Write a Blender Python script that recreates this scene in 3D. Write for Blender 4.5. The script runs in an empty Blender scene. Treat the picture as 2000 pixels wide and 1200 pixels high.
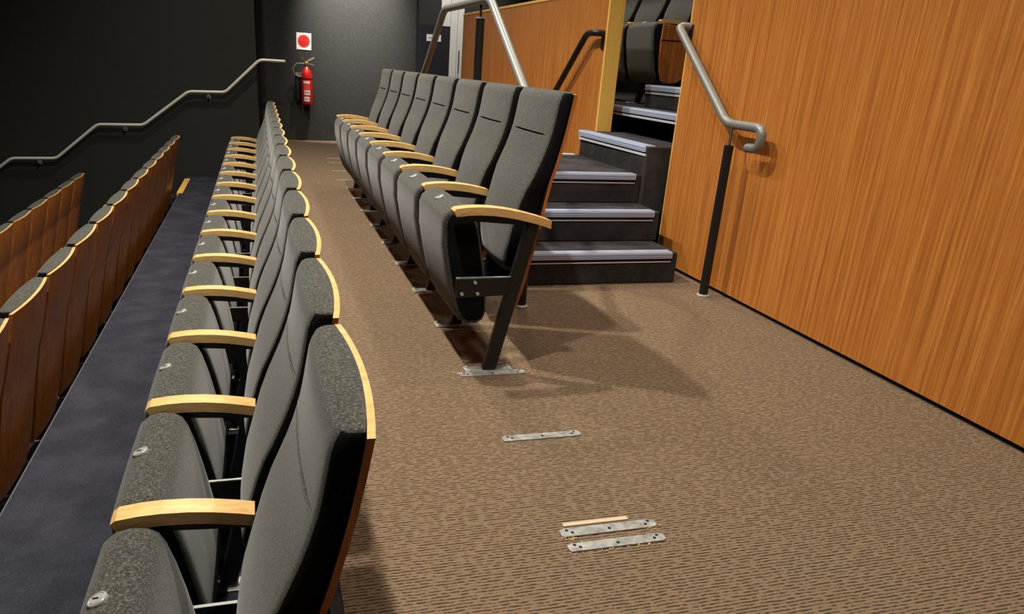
import bpy, math, random
from mathutils import Vector, Matrix
random.seed(7)
S = bpy.context.scene
COL = S.collection

# ------------------------------------------------------------------ helpers
def lin(c):
    return tuple(((v/255)/12.92 if v/255 <= .04045 else ((v/255+.055)/1.055)**2.4) for v in c)+(1.0,)

def mesh_obj(name, V, F, mats, parent=None, mi=None, smooth=False, angle=None, loc=None):
    me = bpy.data.meshes.new(name)
    me.from_pydata([tuple(v) for v in V], [], F)
    if not isinstance(mats, (list, tuple)): mats = [mats]
    for m in mats: me.materials.append(m)
    if mi:
        for p, k in zip(me.polygons, mi): p.material_index = k
    me.validate(); me.update()
    if smooth:
        for p in me.polygons: p.use_smooth = True
        if angle is not None: me.set_sharp_from_angle(angle=math.radians(angle))
    o = bpy.data.objects.new(name, me); COL.objects.link(o)
    if loc: o.location = loc
    if parent: o.parent = parent
    return o

class MB:
    """collects shapes into one mesh"""
    def __init__(s): s.V = []; s.F = []; s.M = []
    def add(s, V, F, m=0, mis=None):
        b = len(s.V); s.V += [tuple(v) for v in V]
        s.F += [tuple(i+b for i in f) for f in F]; s.M += (mis if mis else [m]*len(F)); return s
    def box(s, x0, x1, y0, y1, z0, z1, m=0):
        V = [(x0,y0,z0),(x1,y0,z0),(x1,y1,z0),(x0,y1,z0),(x0,y0,z1),(x1,y0,z1),(x1,y1,z1),(x0,y1,z1)]
        F = [(0,3,2,1),(4,5,6,7),(0,1,5,4),(1,2,6,5),(2,3,7,6),(3,0,4,7)]
        return s.add(V, F, m)
    def prism(s, pts, h0, h1, axis='z', m=0):
        """polygon pts extruded along axis (pts are the two other coordinates in xyz order)"""
        n = len(pts)
        def P(a, b, h): return {'z': (a,b,h), 'y': (a,h,b), 'x': (h,a,b)}[axis]
        V = [P(a,b,h0) for a,b in pts]+[P(a,b,h1) for a,b in pts]
        F = [tuple(range(n))[::-1], tuple(range(n,2*n))]+[(i,(i+1)%n,(i+1)%n+n,i+n) for i in range(n)]
        return s.add(V, F, m)
    def loft(s, rings, m=0, caps=True):
        n = len(rings[0]); V = [p for r in rings for p in r]; F = []
        for k in range(len(rings)-1):
            for i in range(n):
                j = (i+1) % n
                F.append((k*n+i, k*n+j, (k+1)*n+j, (k+1)*n+i))
        if caps:
            F.append(tuple(range(n))[::-1]); F.append(tuple((len(rings)-1)*n+i for i in range(n)))
        return s.add(V, F, m)
    def cyl(s, a, b, r, m=0, n=16, r2=None):
        a = Vector(a); b = Vector(b); t = (b-a).normalized()
        u = t.orthogonal().normalized(); v = t.cross(u)
        r2 = r if r2 is None else r2
        ring = lambda c, q: [c+u*math.cos(2*math.pi*i/n)*q+v*math.sin(2*math.pi*i/n)*q for i in range(n)]
        return s.loft([ring(a, r), ring(b, r2)], m)
    def lathe(s, c, prof, m=0, n=24, axis=(0,0,1)):
        c = Vector(c); t = Vector(axis).normalized(); u = t.orthogonal().normalized(); v = t.cross(u)
        rings = [[c+t*h+u*math.cos(2*math.pi*i/n)*q+v*math.sin(2*math.pi*i/n)*q for i in range(n)] for q, h in prof]
        return s.loft(rings, m)
    def tube(s, pts, r, m=0, n=14):
        pts = [Vector(p) for p in pts]; rings = []; u = None
        for i, p in enumerate(pts):
            t = (pts[min(i+1, len(pts)-1)]-pts[max(i-1, 0)]).normalized()
            u = t.orthogonal().normalized() if u is None else (u-t*u.dot(t)).normalized()
            v = t.cross(u)
            rings.append([p+u*math.cos(2*math.pi*k/n)*r+v*math.sin(2*math.pi*k/n)*r for k in range(n)])
        return s.loft(rings, m)
    def build(s, name, mats, parent=None, smooth=False, angle=40, loc=None):
        mb = s
        o = mesh_obj(name, mb.V, mb.F, mats, parent, mb.M, smooth, angle if smooth else None, loc)
        import bmesh
        bm = bmesh.new(); bm.from_mesh(o.data); bmesh.ops.recalc_face_normals(bm, faces=bm.faces)
        bm.to_mesh(o.data); bm.free()
        if smooth: o.data.set_sharp_from_angle(angle=math.radians(angle))
        return o

def bevel(o, w=.004, n=2):
    b = o.modifiers.new('bevel', 'BEVEL'); b.width = w; b.segments = n; b.limit_method = 'ANGLE'; b.angle_limit = math.radians(40)
    return o

def fillet(pts, r, n=6):
    pts = [Vector(p) for p in pts]; out = [pts[0]]
    for i in range(1, len(pts)-1):
        a, b, c = pts[i-1], pts[i], pts[i+1]
        d1 = (a-b); d2 = (c-b); q = min(r, d1.length*.49, d2.length*.49)
        p1 = b+d1.normalized()*q; p2 = b+d2.normalized()*q
        for k in range(n+1):
            t = k/n; out.append(p1*(1-t)**2+b*2*t*(1-t)+p2*t*t)
    out.append(pts[-1]); return out

def interp(tab, z):
    tab = sorted(tab)
    if z <= tab[0][0]: return tab[0][1]
    for (a, va), (b, vb) in zip(tab, tab[1:]):
        if z <= b: return va+(vb-va)*(z-a)/(b-a)
    return tab[-1][1]

def thing(name, label, cat, loc=(0,0,0), rz=0, group=None):
    o = bpy.data.objects.new(name, None); COL.objects.link(o)
    o.location = loc; o.rotation_euler = (0,0,rz); o.empty_display_size = .1
    return tag(o, label, cat, group)
def tag(o, label, cat, group=None, kind=None):
    o['label'] = label; o['category'] = cat
    if group: o['group'] = group
    if kind: o['kind'] = kind
    return o
def struct(o, label=None):
    o['kind'] = 'structure'
    return o
def copy_tree(o, parent=None, skip=()):
    c = o.copy(); COL.objects.link(c)
    if parent: c.parent = parent
    for ch in list(o.children):
        if ch.name.split('.')[0] in skip: continue
        copy_tree(ch, c, skip)
    return c

# ------------------------------------------------------------------ materials
def mat(name, base, rough=.6, metal=0, spec=.5):
    m = bpy.data.materials.new(name); m.use_nodes = True
    b = m.node_tree.nodes['Principled BSDF']
    b.inputs['Base Color'].default_value = lin(base); b.inputs['Roughness'].default_value = rough
    b.inputs['Metallic'].default_value = metal; b.inputs['Specular IOR Level'].default_value = spec
    return m
def nd(m, t, **k):
    n = m.node_tree.nodes.new(t)
    for a, v in k.items():
        if a in n.inputs: n.inputs[a].default_value = v
        else: setattr(n, a, v)
    return n
def lk(m, a, b): m.node_tree.links.new(a, b)
def coords(m, kind='Object', scale=(1,1,1), rot=(0,0,0)):
    tc = nd(m, 'ShaderNodeTexCoord'); mp = nd(m, 'ShaderNodeMapping')
    mp.inputs['Scale'].default_value = scale; mp.inputs['Rotation'].default_value = rot
    if kind == 'World':
        g = nd(m, 'ShaderNodeNewGeometry'); lk(m, g.outputs['Position'], mp.inputs['Vector'])
    else: lk(m, tc.outputs[kind], mp.inputs['Vector'])
    return mp.outputs['Vector']
def ramp(m, fac, stops):
    r = nd(m, 'ShaderNodeValToRGB'); e = r.color_ramp.elements
    while len(e) < len(stops): e.new(.5)
    for x, (p, c) in zip(e, stops): x.position = p; x.color = lin(c) if len(c) == 3 else c
    lk(m, fac, r.inputs['Fac']); return r.outputs['Color']
def noise(m, vec, scale, detail=3, rough=.55, dist=0):
    n = nd(m, 'ShaderNodeTexNoise'); n.inputs['Scale'].default_value = scale; n.inputs['Detail'].default_value = detail
    n.inputs['Roughness'].default_value = rough; n.inputs['Distortion'].default_value = dist
    lk(m, vec, n.inputs['Vector']); return n.outputs['Fac']
def bump(m, h, strength=.3, dist=.002, prev=None):
    b = nd(m, 'ShaderNodeBump'); b.inputs['Strength'].default_value = strength; b.inputs['Distance'].default_value = dist
    lk(m, h, b.inputs['Height'])
    if prev: lk(m, prev, b.inputs['Normal'])
    return b.outputs['Normal']
def bs(m): return m.node_tree.nodes['Principled BSDF']
def mth(m, op, a, b=None, clamp=False):
    n = nd(m, 'ShaderNodeMath'); n.operation = op; n.use_clamp = clamp
    for i, v in enumerate((a, b)):
        if v is None: continue
        if isinstance(v, (int, float)): n.inputs[i].default_value = v
        else: lk(m, v, n.inputs[i])
    return n.outputs[0]
def mixc(m, fac, a, b, mode='MIX'):
    n = nd(m, 'ShaderNodeMix'); n.data_type = 'RGBA'; n.blend_type = mode
    for k, v in ((0, fac), (6, a), (7, b)):
        if isinstance(v, tuple): n.inputs[k].default_value = lin(v) if len(v) == 3 else v
        elif isinstance(v, (int, float)): n.inputs[k].default_value = v
        else: lk(m, v, n.inputs[k])
    return n.outputs[2]

# brown ribbed carpet: woven ribs along X broken in short dashes
BROWN = mat('brown_carpet', (128,100,74), .95, 0, .15)
def brown():
    m = BROWN
    v = coords(m, 'World')
    w = nd(m, 'ShaderNodeVectorMath'); w.operation = 'ADD'; nz = nd(m, 'ShaderNodeTexNoise'); nz.inputs['Scale'].default_value = 22
    lk(m, v, nz.inputs['Vector'])
    sc = nd(m, 'ShaderNodeVectorMath'); sc.operation = 'SCALE'; sc.inputs['Scale'].default_value = .006
    lk(m, nz.outputs['Color'], sc.inputs[0]); lk(m, v, w.inputs[0]); lk(m, sc.outputs[0], w.inputs[1])
    sx = nd(m, 'ShaderNodeSeparateXYZ'); lk(m, w.outputs[0], sx.inputs[0])
    rib = mth(m, 'SINE', mth(m, 'MULTIPLY', sx.outputs['Y'], 2*math.pi/.0105))
    rib = mth(m, 'MULTIPLY_ADD', rib, .5); rib.node.inputs[2].default_value = .5
    mp = nd(m, 'ShaderNodeMapping'); mp.inputs['Scale'].default_value = (48, 120, 1); lk(m, v, mp.inputs['Vector'])
    dash = noise(m, mp.outputs[0], 1.0, 2, .6)
    d = mth(m, 'MULTIPLY', rib, ramp(m, dash, [(.34, (0,0,0)), (.56, (255,255,255))]))
    d = ramp(m, d, [(.25, (0,0,0)), (.8, (255,255,255))]); d = mth(m, 'MAXIMUM', d, mth(m, 'MULTIPLY', rib, .22))
    fine = noise(m, v, 420, 2, .7); big = noise(m, v, 1.6, 3)
    c = mixc(m, fine, (92,76,60), (152,128,102))
    c = mixc(m, ramp(m, big, [(.35, (0,0,0)), (.7, (255,255,255))]), c, mixc(m, .22, c, (122,106,86)))
    c = mixc(m, mth(m, 'MULTIPLY', d, .8), c, (30,22,16))
    lk(m, c, bs(m).inputs['Base Color'])
    h = mth(m, 'SUBTRACT', mth(m, 'MULTIPLY', fine, .5), d)
    lk(m, bump(m, h, .5, .003), bs(m).inputs['Normal'])
brown()

def dark_carpet(name, a, b, scale=260):
    m = mat(name, a, .97, 0, .1); v = coords(m, 'World')
    f = noise(m, v, scale, 3, .7); g = noise(m, v, 5, 4, .6)
    c = mixc(m, ramp(m, f, [(.3, (0,0,0)), (.75, (255,255,255))]), a, b)
    c = mixc(m, ramp(m, g, [(.42, (0,0,0)), (.72, (255,255,255))]), c, mixc(m, .22, c, tuple(min(255, int(x*1.4)+8) for x in b)))
    lk(m, c, bs(m).inputs['Base Color']); lk(m, bump(m, f, .5, .003), bs(m).inputs['Normal']); return m
BLUEC = dark_carpet('blue_grey_carpet', (30,31,37), (60,61,70))
STAIRC = dark_carpet('charcoal_stair_carpet', (13,13,15), (70,67,69))

def wood(name, dark, mid, light, scale=(46,46,1.1), rough=.42, kind='World', spec=.4):
    m = mat(name, mid, rough, 0, spec); v = coords(m, kind, scale)
    a = noise(m, v, 1.0, 5, .65, .35)
    v2 = coords(m, kind, tuple(s*4.5 for s in scale)); b = noise(m, v2, 1.0, 3, .6)
    v3 = coords(m, kind, tuple(s*.16 for s in scale)); c3 = noise(m, v3, 1.0, 2, .5)
    c = ramp(m, a, [(.32, dark), (.5, mid), (.68, light)])
    c = mixc(m, ramp(m, b, [(.38, (255,255,255)), (.55, (0,0,0))]), c, mixc(m, .45, c, dark))
    c = mixc(m, mth(m, 'MULTIPLY', c3, .6), c, mixc(m, .5, c, mid))
    lk(m, c, bs(m).inputs['Base Color']); lk(m, bump(m, b, .08, .001), bs(m).inputs['Normal']); return m
PANEL = wood('teak_veneer', (146,84,32), (188,117,50), (212,145,70), (75,75,1.3))
SHELL = wood('chair_back_veneer', (142,80,34), (180,106,48), (198,126,64), (40,40,3), .4, 'Object')
OAK = wood('pale_oak_edge', (196,150,84), (222,180,112), (236,200,138), (6,60,60), .38, 'Object')
OAKTRIM = wood('oak_trim', (236,178,78), (246,194,92), (250,206,112), (30,30,2), .45)

def fabric():
    m = mat('grey_woven_fabric', (52,52,48), .9, 0, .2)
    bs(m).inputs['Sheen Weight'].default_value = .2; bs(m).inputs['Sheen Roughness'].default_value = .5
    v = coords(m, 'Object'); f = noise(m, v, 560, 3, .8)
    mp = coords(m, 'Object', (160, 160, 520)); g = noise(m, mp, 1, 2, .6)
    k = mth(m, 'MULTIPLY', mth(m, 'ADD', f, g), .5)
    c = ramp(m, k, [(.36, (22,23,21)), (.5, (58,58,52)), (.66, (116,114,102))])
    lk(m, c, bs(m).inputs['Base Color']); lk(m, bump(m, k, .3, .0008), bs(m).inputs['Normal']); return m
FAB = fabric()
FABS = mat('chair_black_faces', (20,20,21), .95, 0, .1)
BLACKM = mat('black_powder_coat', (26,26,27), .38, .1, .5)
STEEL = mat('galvanised_steel', (150,150,148), .45, .25)
def scuff():
    m = STEEL; v = coords(m, 'World'); n = noise(m, v, 40, 4, .6)
    lk(m, ramp(m, n, [(.35, (136,136,132)), (.65, (176,176,170))]), bs(m).inputs['Base Color'])
    lk(m, ramp(m, n, [(.3, (150,150,150)), (.7, (190,190,190))]), bs(m).inputs['Roughness'])
scuff()
HOLE = mat('dark_hole', (12,12,12), .9)
CHROME = mat('chrome', (190,190,186), .3, .3)
ALU = mat('aluminium', (214,220,230), .4, .15)
INSERT = mat('blue_grey_insert', (126,146,184), .5)
RAIL = mat('grey_metallic_rail', (128,129,122), .38, .25)
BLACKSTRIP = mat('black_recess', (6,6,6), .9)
def wallm(name, c, r=.85):
    m = mat(name, c, r, 0, .2); v = coords(m, 'World'); n = noise(m, v, 120, 4, .8)
    lk(m, mixc(m, ramp(m, n, [(.3, (0,0,0)), (.7, (255,255,255))]), tuple(int(x*.7) for x in c), tuple(min(255, int(x*1.25)) for x in c)), bs(m).inputs['Base Color'])
    lk(m, bump(m, n, .25, .002), bs(m).inputs['Normal']); return m
BLACKW = wallm('black_painted_wall', (48,48,46))
WHITEW = wallm('white_painted', (214,211,200), .6)
CEILM = wallm('black_ceiling', (20,20,20))
DOORM = wallm('dark_door_paint', (38,38,44), .55)
RED = mat('red_enamel', (196,26,18), .3, 0, .5)
SIGNRED = mat('sign_red', (216,44,34), .5)
WHITE = mat('sign_white', (226,222,214), .5)
GREYP = mat('print_grey', (120,118,114), .6)
GREENP = mat('print_green', (70,130,84), .6)
BRASS = mat('brass', (196,168,92), .3, .9)
RUBBER = mat('rubber_hose', (120,116,100), .5)
PALEWOOD = mat('raw_timber', (196,176,146), .8)

# ------------------------------------------------------------------ camera (solved from the photograph)
H = 1.14361
r_ = Vector((0.9642548, -0.2593769, 0.0541875)); u_ = Vector((0.0442937, 0.3594007, 0.9321316)); d_ = Vector((0.2612484, 0.8964122, -0.3580426))
cam = bpy.data.cameras.new('camera'); co = bpy.data.objects.new('camera', cam); COL.objects.link(co)
M = Matrix(((r_.x, u_.x, -d_.x), (r_.y, u_.y, -d_.y), (r_.z, u_.z, -d_.z))).to_4x4(); M.translation = Vector((0,0,H))
co.matrix_world = M
cam.sensor_fit = 'HORIZONTAL'; cam.sensor_width = 36; cam.lens = 36*1436.754/2000
cam.shift_x = (1000-918.773)/2000; cam.shift_y = (677.617-600)/2000; cam.clip_start = .02
S.camera = co

# ------------------------------------------------------------------ the room
XW = 2.468; TZ = .44; YE = 11.13; YL = 10.45
def slab(name, x0, x1, y0, y1, z0, z1, m): return struct(MB().box(x0,x1,y0,y1,z0,z1).build(name, m))
slab('floor', .13, XW+1.9, -2.5, YE, -.3, 0, BROWN)
slab('floor', -.95, .13, -2.5, YL, -1.5, -TZ, BLUEC)
slab('floor', -2.02, -.95, -2.5, YL, -1.9, -2*TZ, BLUEC)
slab('floor', -3.09, -2.02, -2.5, YL, -2.3, -3*TZ, BLUEC)
slab('floor', -6.5, -3.09, -2.5, YL, -2.6, -4*TZ, BLUEC)
slab('trim_1', .10, .13, -2.5, YL, -.3, -.002, STAIRC)
slab('trim_2', -.956, -.95, -2.5, YL, -.47, -TZ+.0015, mat('edge_strip', (78,78,82), .6))
slab('floor', 2.70, 5.2, 4.32, YE, .30, .90, STAIRC)
slab('wall_back', -.02, 5.2, YE, YE+.2, -.5, 4.2, BLACKW)
slab('wall_back', -6.5, -.02, YL, YE+.2, -2.6, 4.2, BLACKW)
slab('wall_left', -6.7, -6.5, -2.5, YE, -2.6, 4.2, BLACKW)
slab('wall_front', -6.7, 5.4, -2.7, -2.5, -2.6, 4.2, BLACKW)
slab('wall_right', 5.2, 5.4, -2.5, YE+.2, -.5, 4.2, BLACKW)
slab('ceiling', -6.7, 5.4, -2.7, YE+.2, 4.2, 4.3, CEILM)
# near timber partition on the right with the shade of the gap under it coloured black
PT = 1.72
wr = MB().box(XW, XW+.117, -2.5, 4.228, .022, PT).build('wall_partition', PANEL); struct(wr)
slab('shadow_gap_right', XW+.012, XW+.1, -2.5, 4.21, 0, .022, BLACKSTRIP)
slab('trim_3', XW-.0008, XW+.118, 4.228, 4.238, .0, PT+.004, OAKTRIM)
slab('trim_4', XW-.004, XW+.121, -2.5, 4.238, PT, PT+.02, OAKTRIM)
# far timber partition with pale end face
slab('wall_partition', XW, XW+.117, 5.40, 9.61, 0.0, PT-.02, PANEL)
slab('trim_5', XW-.001, XW+.118, 5.376, 5.40, .0, PT, OAKTRIM)
slab('trim_6', XW-.004, XW+.121, 5.376, 9.61, PT-.02, PT, OAKTRIM)
# white frame and dark door at the far end
slab('trim_7', 2.665, 2.86, YE-.03, YE, 0, 2.6, WHITEW)
slab('trim_8', 2.53, 2.665, YE-.012, YE, 1.63, 2.6, WHITEW)
d = MB(); d.box(2.20, 2.655, YE-.035, YE-.004, .01, 1.63)
door = struct(d.build('door_1', DOORM))
MB().box(2.192, 2.2, YE-.02, YE, 0, 2.6).build('door_stop', BLACKSTRIP, door)
MB().box(2.765, 2.769, YE-.033, YE-.029, 0, 2.6).build('frame_joint', GREYP, door)
hd = MB().tube(fillet([(2.80,YE-.03,1.02),(2.80,YE-.06,1.04),(2.80,YE-.06,1.30),(2.80,YE-.03,1.32)], .01), .006).build('door_handle', BLACKM, door, True)
# step in the lower end aisle: pale nosing strip and half steps
ss = MB().box(-.98, -.915, 9.2, 10.28, -.47, -TZ+.006).build('nosing_strip', OAKTRIM)
tag(ss, 'pale nosing strip at the lower aisle edge by the dark end wall', 'nosing')
st = MB().box(-1.25, -.965, 9.6, YL, -2*TZ, -TZ-.22).build('aisle_step', BLUEC)
tag(st, 'dark carpeted half step down beside the end wall handrail', 'step')

# ------------------------------------------------------------------ staircase
sc = thing('staircase', 'charcoal carpeted staircase with silver nosings turning up between timber partitions', 'stairs', (1.83, 4.6, 0))
def loc_in(o, p): o.parent = p; o.matrix_parent_inverse = Matrix.Identity(4); o.location = tuple(a-b for a, b in zip(o.location, p.location))
def spart(o, par, root=sc):
    # vertices are given in world metres: shift to the thing's own base
    for v in o.data.vertices: v.co -= root.location
    o.parent = par; return o
def nosing_y(x0, x1, y, z, par):
    """nosing on a riser facing the camera"""
    m = MB(); m.box(x0, x1, y-.012, y+.05, z-.002, z+.006, 0).box(x0, x1, y-.014, y-.006, z-.03, z+.006, 0)
    for a in (.002, .020): m.box(x0+.004, x1-.004, y+a, y+a+.013, z+.006, z+.0075, 1)
    m.box(x0+.004, x1-.004, y-.0155, y-.0135, z-.012, z-.004, 1).box(x0+.004, x1-.004, y-.0155, y-.0135, z-.024, z-.017, 1)
    m.box(x0, x1, y-.006, y-.001, z-.055, z-.049, 0)
    return spart(m.build('nosing', [ALU, INSERT]), par)
def nosing_x(p0, p1, z, par):
    """nosing on a riser facing the stage (-X)"""
    y0, y1 = p0[1], p1[1]
    def q(x_off, y, zz):
        t = (y-y0)/(y1-y0); return (p0[0]+(p1[0]-p0[0])*t+x_off, y, zz)
    m = MB()
    def strip(a, b, zl, zh, mi):
        V = [q(a,y0,zl), q(b,y0,zl), q(b,y1,zl), q(a,y1,zl), q(a,y0,zh), q(b,y0,zh), q(b,y1,zh), q(a,y1,zh)]
        m.add(V, [(0,3,2,1),(4,5,6,7),(0,1,5,4),(1,2,6,5),(2,3,7,6),(3,0,4,7)], mi)
    strip(-.012, .055, z-.002, z+.006, 0); strip(-.014, -.006, z-.034, z+.006, 0)
    for a in (.004, .026): strip(a, a+.015, z+.006, z+.0075, 1)
    strip(-.0155, -.0135, z-.014, z-.006, 1); strip(-.0155, -.0135, z-.028, z-.02, 1)
    strip(-.006, -.001, z-.06, z-.045, 0)
    return spart(m.build('nosing', [ALU, INSERT]), par)
XL = 1.34
steps = [(XL, 2.325, 3.745, .18), (XL, 2.345, 4.05, .36), (XL, 2.345, 4.35, .54)]
ends = [6.0, 5.7, 5.385]
for (x0, x1, y0, z), ye in zip(steps, ends):
    b = MB().box(x0, x1, y0, ye if z < .5 else 5.39, z-.18, z).build('step', STAIRC)
    if z < .5:   # far side of the same step
        pass
    bevel(spart(b, sc), .008)
    nosing_y(x0+.01, x1-.045, y0, z, b)
b = MB().box(XL, 2.345, 5.39, 5.70, .18, .36).build('step', STAIRC); spart(b, sc)
# mirror flight going down on the far side of the landing
m = MB().box(XL+.01, 2.30, 5.345, 5.40, .54, .548).build('nosing', ALU); spart(m, sc)
# second flight, rising to the right through the gap
b = MB().box(2.345, 2.75, 4.315, 5.385, .30, .72).build('step', STAIRC); bevel(spart(b, sc), .008)
nosing_x((2.345, 4.325), (2.335, 5.375), .72, b)
b = MB().box(2.70, 2.99, 4.315, 5.66, .30, .902).build('step', STAIRC); bevel(spart(b, sc), .008)
nosing_x((2.70, 4.325), (2.70, 5.655), .90, b)
b = MB().box(3.0, 3.45, 4.315, 5.68, .90, 1.062).build('step', STAIRC); bevel(spart(b, sc), .008)
nosing_x((3.0, 4.325), (3.0, 5.675), 1.062, b)

# ------------------------------------------------------------------ theatre chair
OUT = [(.22,.118),(.30,.140),(.38,.157),(.489,.176),(.569,.190),(.657,.205),(.734,.217),(.80,.235),(.865,.250),(.925,.262),(.992,.273),(1.065,.283)]
FRO = [(.36,.100),(.40,.085),(.474,.078),(.55,.088),(.64,.110),(.71,.130),(.79,.162),(.85,.186),(.93,.208),(1.055,.226)]
W = .250; YC = .302; YS = .285
def rrect(x0, x1, y0, y1, z, r, bul=0., n=5, front=0.):
    rx = min(r*.8, (x1-x0)*.55)
    """rounded rectangle ring in a level plane; the back bulges outward, the front too by `front`"""
    P = []
    def arc(cx, cy, rr, a0, a1):
        q = rx if rr == r else rr
        return [(cx+q*math.cos(a0+(a1-a0)*k/n), cy+rr*math.sin(a0+(a1-a0)*k/n)) for k in range(n+1)]
    P += arc(x0+rx, y0+r, r, math.pi, 1.5*math.pi)
    P += arc(x1-.004, y0+.004, .004, 1.5*math.pi, 2*math.pi)
    for k in range(1, 8): P.append((x1, y0+(y1-y0)*k/8))
    P += arc(x1-.004, y1-.004, .004, 0, .5*math.pi)
    P += arc(x0+rx, y1-r, r, .5*math.pi, math.pi)
    for k in range(1, 8): P.append((x0, y1-(y1-y0)*k/8))
    out = []
    for x, y in P:
        t = (y-(y0+y1)/2)/((y1-y0)/2); e = 1-min(1, abs(t))**2
        f = (x-x0)/(x1-x0)
        out.append((x+bul*e*max(0, f)-front*e*(1-f), y, z))
    return out
BUL = .019
def seam_ring(ring, y0, y1, dep):
    ym = (y0+y1)/2; hw = (y1-y0)/2
    def fall(y): return max(0, 1-(abs(y-ym)/hw)**6)
    """pull the middle of the front face inwards: the stitched seam under the head section"""
    xm = min(p[0] for p in ring)
    return [((x+dep*fall(y) if x < xm+.02 else x), y, z) for x, y, z in ring]
def make_chair(lean=0):
    root = thing('theatre_chair', 'x', 'theatre chair')
    def LN(z): return lean*max(0, z-.5)/.56
    # --- upholstered backrest
    zs = [.365,.37,.39,.42,.46,.50,.55,.60,.65,.70,.75,.79,.83,.87,.895,.903,.908,.913,.921,.95,.98,1.01,1.03,1.045,1.056,1.063]
    rings = []
    for z in zs:
        x0 = interp(FRO, z)+LN(z)*.8; x1 = interp(OUT, z)-.013+LN(z)
        w = W-.006-(.028 if z < .68 else max(0, .026-(z-.68)*.5))
        if z < .50: w -= (.50-z)*.45
        r = .028
        if z > 1.03: x0 += (z-1.03)**2*9; w -= (z-1.03)**2*4
        if z < .38: x0 += .012; w -= .008
        fr = .010 if z < .905 else .012
        ring = rrect(x0, x1, YC-w, YC+w, z, r, BUL, front=fr)
        if abs(z-.908) < .004: ring = seam_ring(ring, YC-.2, YC+.2, .009)
        rings.append(ring)
    last = rings[-1]; cx = sum(p[0] for p in last)/len(last)
    rings.append([(cx+(x-cx)*.82, YC+(y-YC)*.97, 1.067) for x, y, z in last])
    b = MB().loft(rings).build('backrest', [FAB, FABS], root, True, 50)
    for p in b.data.polygons:       # both narrow sides coloured black
        if abs(p.normal.y) > .5 and abs(p.normal.z) < .5: p.material_index = 1
    # --- bent plywood shell behind it
    m = MB(); N = 10; zz = [.23,.26,.30,.34,.38,.43,.489,.53,.569,.61,.657,.70,.734,.77,.80,.865,.925,.992,1.04,1.060]
    V = []; F = []; MI = []
    def sh(z, t, side):
        w = .255-(0 if z > .5 else (.5-z)*.06)
        return (interp(OUT, z)+LN(z)+BUL*(1-t*t)-(.013 if side else 0), YC+t*w, z)
    n = N+1
    for side in (0, 1):
        for z in zz:
            for k in range(n): V.append(sh(z, -1+2*k/N, side))
    L = len(zz)*n
    for i in range(len(zz)-1):
        for k in range(N):
            a = i*n+k; F.append((a, a+1, a+n+1, a+n)); MI.append(0)
            F.append((L+a, L+a+n, L+a+n+1, L+a+1)); MI.append(2)
    def edge(seq):
        for a, b_ in zip(seq, seq[1:]): F.append((a, L+a, L+b_, b_)); MI.append(1)
    edge([k for k in range(n)]); edge([(len(zz)-1)*n+k for k in range(n)])
    for k in (0, N):
        s_ = [i*n+k for i in range(len(zz))]
        for a, b_ in zip(s_, s_[1:]): F.append((a, L+a, L+b_, b_)); MI.append(0)
    m.add(V, F, mis=MI)
    m.build('back_shell', [SHELL, OAK, FABS], root, True, 35)  # inner face of the shell coloured black
    # --- tipped-up seat
    mid = [(-.100,.640),(-.135,.6445),(-.165,.638),(-.188,.618),(-.198,.590),(-.196,.50),(-.178,.40),(-.156,.30),(-.136,.235),(-.115,.198),(-.085,.180),(-.045,.178),
           (-.018,.192),(-.004,.225),(-.006,.30),(-.018,.38),(-.034,.47),(-.050,.545),(-.066,.60),(-.080,.628)]
    cxm = sum(p[0] for p in mid)/len(mid); czm = .42
    rings = []
    ys = [(.052,.80),(.054,.90),(.060,.955),(.070,.985),(.09,.995),(.14,1.0),(.21,1.01),(YS,1.015)]
    ys = ys+[(2*YS-y, s) for y, s in ys[-2::-1]]
    for y, s in ys:
        rr = []
        for x, z in mid:
            ax = -.105+(.42-z)*.13+.02
            rr.append((ax+(x-ax)*s, y, czm+(z-czm)*(1-(1-s)*.35)))
        rings.append(rr)
    s_ = MB().loft(rings).build('seat', [FAB, FABS], root, True, 50)
    for p in s_.data.polygons:
        if abs(p.normal.y) > .9 and len(p.vertices) > 5: p.material_index = 1  # flat seat ends coloured black
    # --- number badge
    q = MB(); c = Vector((-.158, YS+.004, .641)); nrm = Vector((-.42, 0, .9)).normalized()
    q.lathe(c, [(.002,-.004),(.019,-.004),(.019,.002),(.0175,.0045),(.0155,.005),(.0150,.0035),(.0130,.0035),(.0125,.005),(.0005,.0055)], 0, 24, nrm)
    bd = q.build('seat_badge', [CHROME], root, True, 30)
    t = Vector((.9, 0, .42)).normalized()
    a = c+nrm*.006-t*.006+Vector((0,.003,0)); b2 = c+nrm*.006+t*.006-Vector((0,.003,0))
    MB().cyl(a, b2, .0014, 0, 6).build('badge_numeral', HOLE, bd)
    # --- armrest (oak, arched) on its steel leg
    def arm(x1):
        top = [(-.176,.645),(-.165,.6535),(-.12,.659),(-.075,.6605),(-.02,.658),(.03,.652),(.08,.643),(.115,.635),(.16,.624),(.205,.610)]
        top = [p for p in top if p[0] <= x1+.001]
        bot = [(x-(.0 if i else -.012), z-(.030 if i else .022)) for i, (x, z) in enumerate(top)]
        pts = top+bot[::-1]
        m = MB().prism(pts, -.0275, .0275, 'y').build('armrest', OAK, root)
        return bevel(m, .005, 3)
    arm(.115)
    # under-rail that carries the armrest
    m = MB(); m.prism([(-.14,.628),(.15,.618),(.165,.585),(-.12,.606)], -.006, .006, 'y').build('armrest_rail', BLACKM, root)
    m = MB(); m.prism([(-.026,.006),(.03,.006),(.165,.595),(.115,.605)], -.018, .018, 'y')
    bevel(m.build('leg', BLACKM, root), .008)
    m = MB(); m.prism([(-.150,.312),(-.152,.385),(.10,.392),(.08,.318)], -.012, -.006, 'y').box(-.150, .093, -.012, -.002, .386, .391, 1)
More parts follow.
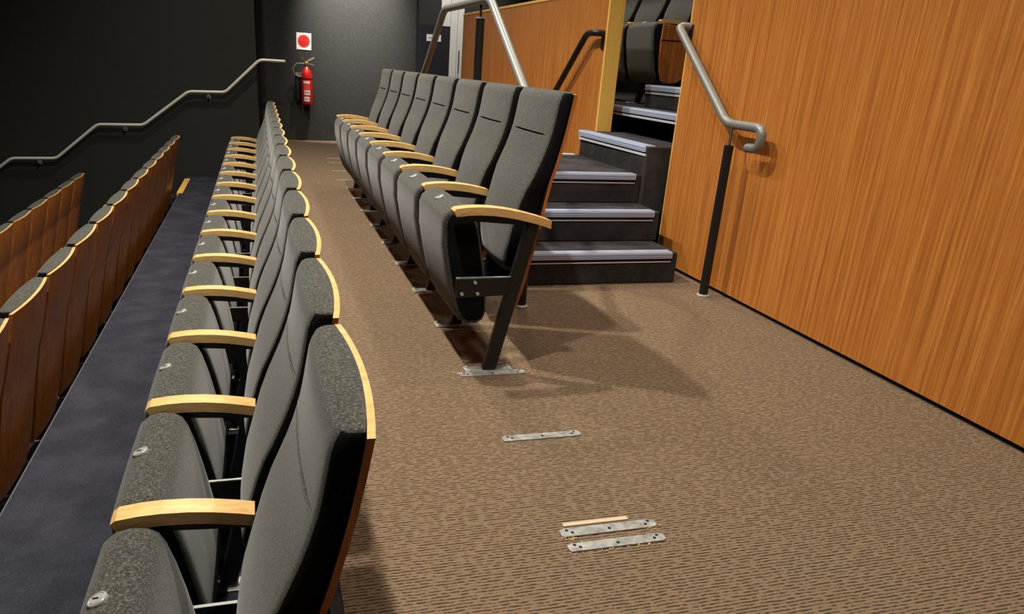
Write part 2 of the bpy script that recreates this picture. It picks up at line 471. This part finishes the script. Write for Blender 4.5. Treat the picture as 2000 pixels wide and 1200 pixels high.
    bk = m.build('seat_bracket', [BLACKM, STEEL], root)
    for bx, bz in ((-.078,.372),(-.128,.328),(-.066,.328)):
        MB().cyl((bx,-.022,bz),(bx,-.012,bz), .0065, 0, 6).build('bolt', CHROME, bk)
    m = MB(); m.box(-.095, .10, -.033, .033, 0, .007)
    fp = bevel(m.build('foot_plate', STEEL, root), .003)
    for bx in (-.083, .088):
        for by in (-.022, .022):
            MB().cyl((bx,by,.007),(bx,by,.012), .007, 0, 6).build('bolt', CHROME, fp)
    return root
proto = make_chair(.008); proto_lean = make_chair(.027)

def end_arm(root, y, x1, name='armrest'):
    """closing armrest at the far or open end of a row"""
    top = [(-.176,.645),(-.165,.6535),(-.12,.659),(-.075,.6605),(-.02,.658),(.03,.652),(.08,.643),(.115,.635),(.16,.624),(.205,.610)]
    top = [p for p in top if p[0] <= x1+.001]
    bot = [(x-(.0 if i else -.012), z-(.030 if i else .022)) for i, (x, z) in enumerate(top)]
    m = MB().prism(top+bot[::-1], y-.0275, y+.0275, 'y').build(name, OAK, root); bevel(m, .005, 3)
    return m
def end_leg(root, y):
    bevel(MB().prism([(-.026,.006),(.03,.006),(.165,.595),(.115,.605)], y-.021, y+.021, 'y').build('leg', BLACKM, root), .008)
    fp = bevel(MB().box(-.095, .10, y-.033, y+.033, 0, .007).build('foot_plate', STEEL, root), .003)
    for bx in (-.083, .088): MB().cyl((bx,y,.007),(bx,y,.012), .007, 0, 6).build('bolt', CHROME, fp)

ORD = ['', 'second', 'third', 'fourth', 'fifth', 'sixth', 'seventh', 'eighth', 'ninth', 'tenth', 'eleventh', 'twelfth', 'thirteenth', 'fourteenth']
used = set()
def row(x, z, y0, n, label_fn, group, end=True, proto=proto):
    out = []
    for i in range(n):
        if proto.name not in used: o = proto; used.add(proto.name)
        else: o = copy_tree(proto)
        o.location = (x, y0+i*.55, z); o['label'] = label_fn(i, n); o['category'] = 'theatre chair'; o['group'] = group
        out.append(o)
    if end: end_arm(out[-1], .55, .115); end_leg(out[-1], .55)
    return out
def lab_r(i, n):
    if i == 0: return 'grey theatre chair at the near end of the stair-side row, slanted leg fully showing'
    if i == n-1: return 'farthest grey theatre chair of the short stair-side row, nearest the end wall'
    return '%s grey tip-up theatre chair from the near end of the short row beside the stairs' % ORD[i]
rowR = row(.835, 0, 2.60, 8, lab_r, 'grey theatre chairs in the short row beside the stairs')
def lab_m(i, n):
    if i == 0: return 'nearest grey theatre chair of the long middle row, its black side facing us'
    if i == n-1: return 'farthest grey theatre chair of the long middle row, small against the dark end wall'
    return '%s grey tip-up theatre chair from the near end of the long middle row' % ORD[i]
rowM = row(-.166, -TZ, 1.466-.55, 15, lab_m, 'grey theatre chairs in the long middle row with oak armrests', proto=proto_lean)
def lab_l(i, n):
    if i == 0: return 'nearest timber-backed chair beyond the dark carpet, cut by the left picture edge'
    if i == n-1: return 'farthest timber-backed chair beyond the dark carpet, beside the pale nosing strip'
    return '%s timber-backed theatre chair from the near end of the row beyond the dark carpet' % ORD[i]
rowL = row(-1.235, -2*TZ, 2.35, 13, lab_l, 'timber-backed theatre chairs in the row left of the dark carpet', end=False, proto=proto_lean)
def lab_ll(i, n):
    if i == 0: return 'timber-backed theatre chair of the lowest visible row, cut by the left picture edge'
    if i == n-1: return 'farthest timber-backed theatre chair of the lowest row, at the left, against black'
    return '%s timber-backed chair from the left edge in the lowest visible row' % ORD[i]
rowLL = row(-2.285, -3*TZ, 6.12, 6, lab_ll, 'timber-backed theatre chairs in the lowest visible row', end=False, proto=proto_lean)
def lab_u(i, n):
    return ['dark theatre chair with timber side panel, upper row beyond the stair gap',
            'second dark theatre chair in the upper row, left of the timber side panel',
            'third dark theatre chair in the upper row, partly behind the pale partition end'][i]
rowU = row(3.235, .90, 5.72, 3, lab_u, 'dark theatre chairs in the upper row beyond the stairs')
# the open end of the stair-side row shows its whole armrest
for ch in rowR[0].children:
    if ch.name.split('.')[0] == 'armrest': old = ch
bpy.data.objects.remove(old); end_arm(rowR[0], 0, .206)
pn = MB()
pts = [(-.16,.622),(-.165,.50),(-.16,.38),(-.145,.27),(-.12,.20),(-.09,.185),(.02,.19),(.10,.24),(.16,.40),(.19,.595)]
pn.prism(pts, -.045, -.03, 'y')
bevel(pn.build('side_panel', SHELL, rowU[0]), .004)
MB().box(-.163, .15, -.048, -.044, .50, .508).build('panel_slot', HOLE, rowU[0])

# ------------------------------------------------------------------ steel mounting plates left in the carpet
def plate(x, y, w, dpt, rz, label, z=.004, pale=False):
    m = MB(); c = .012
    pts = [(-w/2+c*.4,-dpt/2),(w/2-c,-dpt/2),(w/2,-dpt/2+c*.6),(w/2,dpt/2-c*.6),(w/2-c,dpt/2),(-w/2+c,dpt/2),(-w/2,dpt/2-c*.6),(-w/2,-dpt/2+c*.6)]
    m.prism(pts, 0, z)
    o = bevel(m.build('mounting_plate', STEEL), .001); o.location = (x, y, 0); o.rotation_euler = (0,0,rz)
    for hx in (-w/2+.02, -w/2+.032, 0, w/2-.032, w/2-.02):
        hy = (dpt*.22 if abs(hx) > w/2-.025 else (-.1*dpt))
        MB().cyl((hx,hy,z-.001),(hx,hy,z+.0008), .0045, 0, 12).build('bolt_hole', HOLE, o)
    return tag(o, label, 'metal plate', 'steel mounting plates left in the brown carpet')
plate(.856, 2.028, .275, .036, .0, 'single steel mounting plate in the brown carpet between the front pair and the chair foot')
plate(.853, 1.500, .278, .036, .0, 'rear one of the two parallel near steel plates, beside a pale strip')
plate(.848, 1.437, .275, .034, .0, 'front one of the two parallel steel plates in the near brown carpet, closest to us')
plate(.845, 2.565, .27, .038, 0, 'steel plate under the open-end chair foot beside the stairs, frayed carpet at its right')
for k, (y, lb) in enumerate([(7.49, 'nearest of the four small steel plates in the far carpet beyond the short row'), (8.11, 'second of the four small far steel plates, counting from the short row'),
             (8.78, 'third of the four small far steel plates, counting from the short row'), (9.14, 'farthest small steel plate in the brown carpet, nearest the end wall')]):
    plate(.80+.01*k, y, .2, .04, 0, lb)
ps = MB().box(.735, .925, 1.528, 1.543, 0, .003).build('timber_packer', PALEWOOD); tag(ps, 'pale timber packing strip behind the rear plate of the near pair', 'strip')
cr = MB()
for k in range(90):
    cl = random.choice([(.735,1.476,.02,.012),(.965,1.485,.03,.012),(.975,2.572,.03,.016),(.71,2.58,.015,.01),(.85,1.412,.12,.006)])
    x = cl[0]+random.gauss(0, cl[2]*.6); y = cl[1]+random.gauss(0, cl[3]*.6); s = random.uniform(.0015,.004)
    cr.lathe((x,y,0), [(s*.3,0),(s,s*.5),(s*.6,s*1.2)], 0, 6)
tag(cr.build('carpet_crumbs', mat('crumbs', (190,164,120), .95)), 'pale carpet crumbs scattered around the steel plates', 'crumbs', kind='stuff')
sm = MB().box(.14, .80, 3.684, 3.688, 0, .0012).build('carpet_seam', mat('seam', (150,124,96), .95)); tag(sm, 'faint straight seam across the brown carpet between the two rows', 'seam')

# ------------------------------------------------------------------ handrails
R0 = .0235
def rail_thing(name, label, base): return thing(name, label, 'handrail', base)
def rp(o, root):
    for v in o.data.vertices: v.co -= root.location
    o.parent = root; return o
# right-hand rail by the near partition
xr = 2.385
h1 = rail_thing('stair_handrail', 'grey metallic handrail with curled lower end on a black post before the near timber partition', (2.354, 3.465, 0))
pts = [(2.462,4.215,1.417),(xr,4.215,1.417),(xr,3.585,.925),(xr,3.25,.925),(xr,3.25,.835),(xr,3.33,.822)]
f1 = fillet([(2.462,4.22,1.417),(xr,4.22,1.417),(xr,3.575,.925),(xr,3.262,.925),(xr,3.262,.828),(xr,3.36,.822)], .06, 8)
rp(MB().tube(f1, R0, 0, 18).build('rail', RAIL, None, True, 60), h1)
m = MB().cyl((2.352,3.47,.012),(2.352,3.47,.822), .0245, 0, 20); rp(m.build('post', BLACKM, None, True), h1)
rp(MB().cyl((2.352,3.47,.822),(2.372,3.50,.91), .007).build('rail_pin', BLACKM, None, True), h1)
rp(MB().lathe((2.352,3.47,0), [(.036,0),(.036,.008),(.028,.014)], 0, 20).build('post_foot', STEEL, None, True), h1)
rp(MB().box(2.458, 2.468, 4.19, 4.226, 1.30, 1.43).build('wall_bracket', BLACKM), h1)
# inner rail behind the short row
xm = 1.243; y1 = 4.27; y2 = 5.37; zt = 1.487
h2 = rail_thing('stair_handrail', 'tall grey handrail bridging the stair landing behind the short row on a dark post', (xm, 4.4, 0))
f2 = fillet([(xm,3.40,.82),(xm,3.18,.83),(xm,3.18,.925),(xm,3.40,.925),(xm,y1,zt),(xm,y2,zt),(xm,6.2,.925),(xm,6.5,.925),(xm,6.5,.83)], .07, 8)
rp(MB().tube(f2, R0, 0, 18).build('rail', RAIL, None, True, 60), h2)
yp = 4.45
rp(MB().cyl((xm,3.385,.0),(xm,3.385,.82), .0245, 0, 18).build('post', BLACKM, None, True), h2)
rp(MB().lathe((xm,3.385,0), [(.036,0),(.036,.008),(.028,.014)], 0, 20).build('post_foot', STEEL, None, True), h2)
rp(MB().cyl((xm,yp,0),(xm,yp,1.392), .0245, 0, 18).build('post', BLACKM, None, True), h2)
rp(MB().cyl((xm,yp,1.392),(xm,yp,1.399), .026, 0, 18).build('post_cap', STEEL, None, True), h2)
rp(MB().cyl((xm,yp,1.395),(xm,yp,1.47), .007).build('rail_pin', BLACKM, None, True), h2)
rp(MB().cyl((xm,6.2,0),(xm,6.2,.93), .0245, 0, 18).build('post', BLACKM, None, True), h2)
# far wall-mounted rail
h3 = rail_thing('stair_handrail', 'dark handrail bent down along the far timber partition from its pale end', (2.40, 5.6, 0))
f3 = fillet([(2.462,5.43,1.41),(2.40,5.43,1.41),(2.40,5.585,1.41),(2.40,6.25,.88),(2.40,6.6,.88)], .06, 8)
rp(MB().tube(f3, R0, 0, 18).build('rail', BLACKM, None, True, 60), h3)
rp(MB().box(2.458, 2.468, 5.41, 5.45, 1.30, 1.425).build('wall_bracket', BLACKM), h3)
rp(MB().cyl((2.44,6.2,0),(2.44,6.2,.9), .02, 0, 18).build('post', BLACKM, None, True), h3)
# stepped rail on the end wall
yr = YL-.08
h4 = rail_thing('wall_handrail', 'thin pale handrail stepping down along the dark end wall to the left', (-1.4, YL-.04, 0))
f4 = fillet([(-4.55,yr,-1.08),(-4.0,yr,-.65),(-3.5,yr,-.645),(-2.968,yr,-.235),(-2.469,yr,-.225),(-1.956,yr,.198),(-1.426,yr,.208),(-.861,yr,.633),(-.419,yr,.643),(.02,yr,1.052),(.336,yr,1.05)], .05, 5)
rp(MB().tube(f4, .019, 0, 12).build('rail', mat('pale_rail', (226,224,212), .35, .1), None, True, 60), h4)
for bx, bz in ((-2.677,-.29),(-1.652,.145),(-.627,.575)):
    m = MB().cyl((bx,YL,bz-.0),(bx,YL-.012,bz), .028, 0, 16); m.tube(fillet([(bx,YL-.01,bz),(bx,yr,bz),(bx,yr,bz+.06)], .03), .008)
    rp(m.build('rail_bracket', STEEL, None, True), h4)

# ------------------------------------------------------------------ fire extinguisher and signs on the end wall
ex = thing('fire_extinguisher', 'red fire extinguisher with white labels hanging on the dark end wall', 'fire extinguisher', (.64, YE-.075, .49))
m = MB().lathe((0,0,0), [(.055,0),(.072,.012),(.074,.03),(.074,.36),(.07,.40),(.056,.45),(.03,.485),(.018,.50)], 0, 28); m.build('cylinder', RED, ex, True, 50)
MB().lathe((0,0,.335), [(.0745,0),(.0755,.004),(.0755,.014),(.0745,.018)], 0, 28).build('black_band', HOLE, ex, True)['label'] = 'black band round the red cylinder'
def arc_label(r, a0, a1, z0, z1, name, mt, par):
    m = MB(); n = 8; V = []; F = []
    for k in range(n+1):
        a = a0+(a1-a0)*k/n
        V += [(r*math.cos(a), r*math.sin(a), z0), (r*math.cos(a), r*math.sin(a), z1)]
    for k in range(n): F.append((2*k, 2*k+2, 2*k+3, 2*k+1))
    m.add(V, F); return m.build(name, mt, par)
A0, A1 = math.radians(228), math.radians(300)
arc_label(.0752, A0, A1, .125, .325, 'instruction_label', mat('label_red', (214,70,60), .5), ex)
arc_label(.0757, A0, A1, .285, .315, 'instruction_label', WHITE, ex)
l2 = arc_label(.0757, math.radians(238), A1, .135, .195, 'instruction_label', WHITE, ex)
for a in (246, 262, 278): arc_label(.0762, math.radians(a), math.radians(a+10), .155, .178, 'pictogram', GREENP, l2)
l3 = arc_label(.0757, math.radians(235), math.radians(293), .05, .112, 'instruction_label', WHITE, ex)
for z in (.07, .085): arc_label(.0762, math.radians(243), math.radians(285), z, z+.006, 'print_line', GREYP, l3)
MB().lathe((0,0,.50), [(.018,0),(.018,.02),(.026,.025),(.026,.05),(.015,.06)], 0, 16).build('valve', BRASS, ex, True)
m = MB().prism([(-.02,.56),(.035,.60),(.105,.632),(.112,.612),(.04,.575),(-.01,.548)], -.012, .012, 'y'); m.build('lever', mat('lever_grey', (190,186,170), .35, .6), ex)
m = MB().prism([(-.02,.545),(.05,.548),(.11,.53),(.112,.518),(.04,.532),(-.02,.53)], -.012, .012, 'y').build('carry_handle', mat('lever_grey2', (160,156,140), .35, .6), ex)
MB().prism([(-.075,.63),(-.055,.64),(-.01,.575),(-.025,.565)], -.006, .006, 'y').build('safety_pin', BRASS, ex)
hp = [(-.02,0,.54)]+[(-.095+.085*math.cos(a), -.01, .455+.085*math.sin(a)) for a in [math.radians(t) for t in range(75, 320, 15)]]+[(-.02,-.02,.40)]
MB().tube(fillet(hp, .02, 3), .0085, 0, 10).build('hose', RUBBER, ex, True, 60)
m = MB().lathe((-.13,.01,.06), [(.032,0),(.034,.01),(.03,.24),(.014,.29),(.012,.33)], 0, 18).build('discharge_horn', BLACKM, ex, True)
MB().box(-.14, .05, .055, .074, .36, .42).build('wall_bracket', STEEL, ex)
sg = MB().box(-.1, .1, -.004, 0, 0, .215).build('extinguisher_sign', WHITE); bevel(sg, .002)
sg.location = (.615, YE, 1.205); sg.rotation_euler = (0, math.radians(1), 0)
tag(sg, 'white square sign with a red disc above the fire extinguisher', 'sign')
dm = MB().cyl((0,-.004,.112),(0,-.0055,.112), .08, 0, 32).build('red_disc', SIGNRED, sg)
DKR = mat('sign_dark_red', (160,24,20), .5)
for z, w in ((.14,.02),(.105,.05),(.09,.055),(.075,.045),(.06,.03)):
    MB().box(-w, w, -.0062, -.0055, z-.003, z+.003).build('print_line', DKR, dm)
s2 = MB().box(-.105, .105, -.004, 0, 0, .09).build('door_plate', WHITE); s2.location = (2.425, YE-.035, 1.42)
tag(s2, 'small white plate on the dark door, crossed by the handrail', 'sign')
for k in range(3): MB().box(-.07+k*.02, -.056+k*.02, -.0046, -.004, .035, .055).build('print_mark', GREYP, s2)

# ------------------------------------------------------------------ light: ceiling downlights and added fill spots
def spot(x, y, z, e, ang=130, blend=.8, rad=.07, col=(1,.93,.82), tgt=None):
    l = bpy.data.lights.new('downlight_and_fill', 'SPOT'); l.energy = e; l.spot_size = math.radians(ang); l.spot_blend = blend
    l.shadow_soft_size = rad; l.color = col
    o = bpy.data.objects.new('downlight_and_fill', l); COL.objects.link(o); o.location = (x, y, z)
    if tgt:
        o.rotation_euler = (Vector(tgt)-Vector((x,y,z))).to_track_quat('-Z', 'Y').to_euler()
    return o
for y, e in ((1.5, 320), (3.9, 420), (6.3, 380), (8.7, 150)):
    spot(-.3, y, 4.1, e)
for y in (.4, 3.0, 5.6, 8.2):
    spot(1.9, y, 4.1, 108, 140, .9, .2)  # added weak fill row: softens chair shadows, lifts the timber backs
spot(3.9, 6.2, 4.1, 160, 110)  # added spot, put in to light the upper row of chairs
spot(1.25, 10.3, 3.9, 2300, 46, 1, .07, (1,.93,.88), (1.3, YE, 2.3))
spot(2.75, 10.4, 4.1, 420, 50, 1, .07, (1,.95,.88), (2.8, YE, 1.1))  # added spot, aimed to brighten the white frame by the door
w = bpy.data.worlds.new('world'); S.world = w; w.use_nodes = True
w.node_tree.nodes['Background'].inputs[0].default_value = (.5,.47,.42,1); w.node_tree.nodes['Background'].inputs[1].default_value = .006
S.view_settings.view_transform = 'Standard'; S.view_settings.look = 'None'; S.view_settings.gamma = 1
S.view_settings.use_curve_mapping = False; S.view_settings.exposure = .48
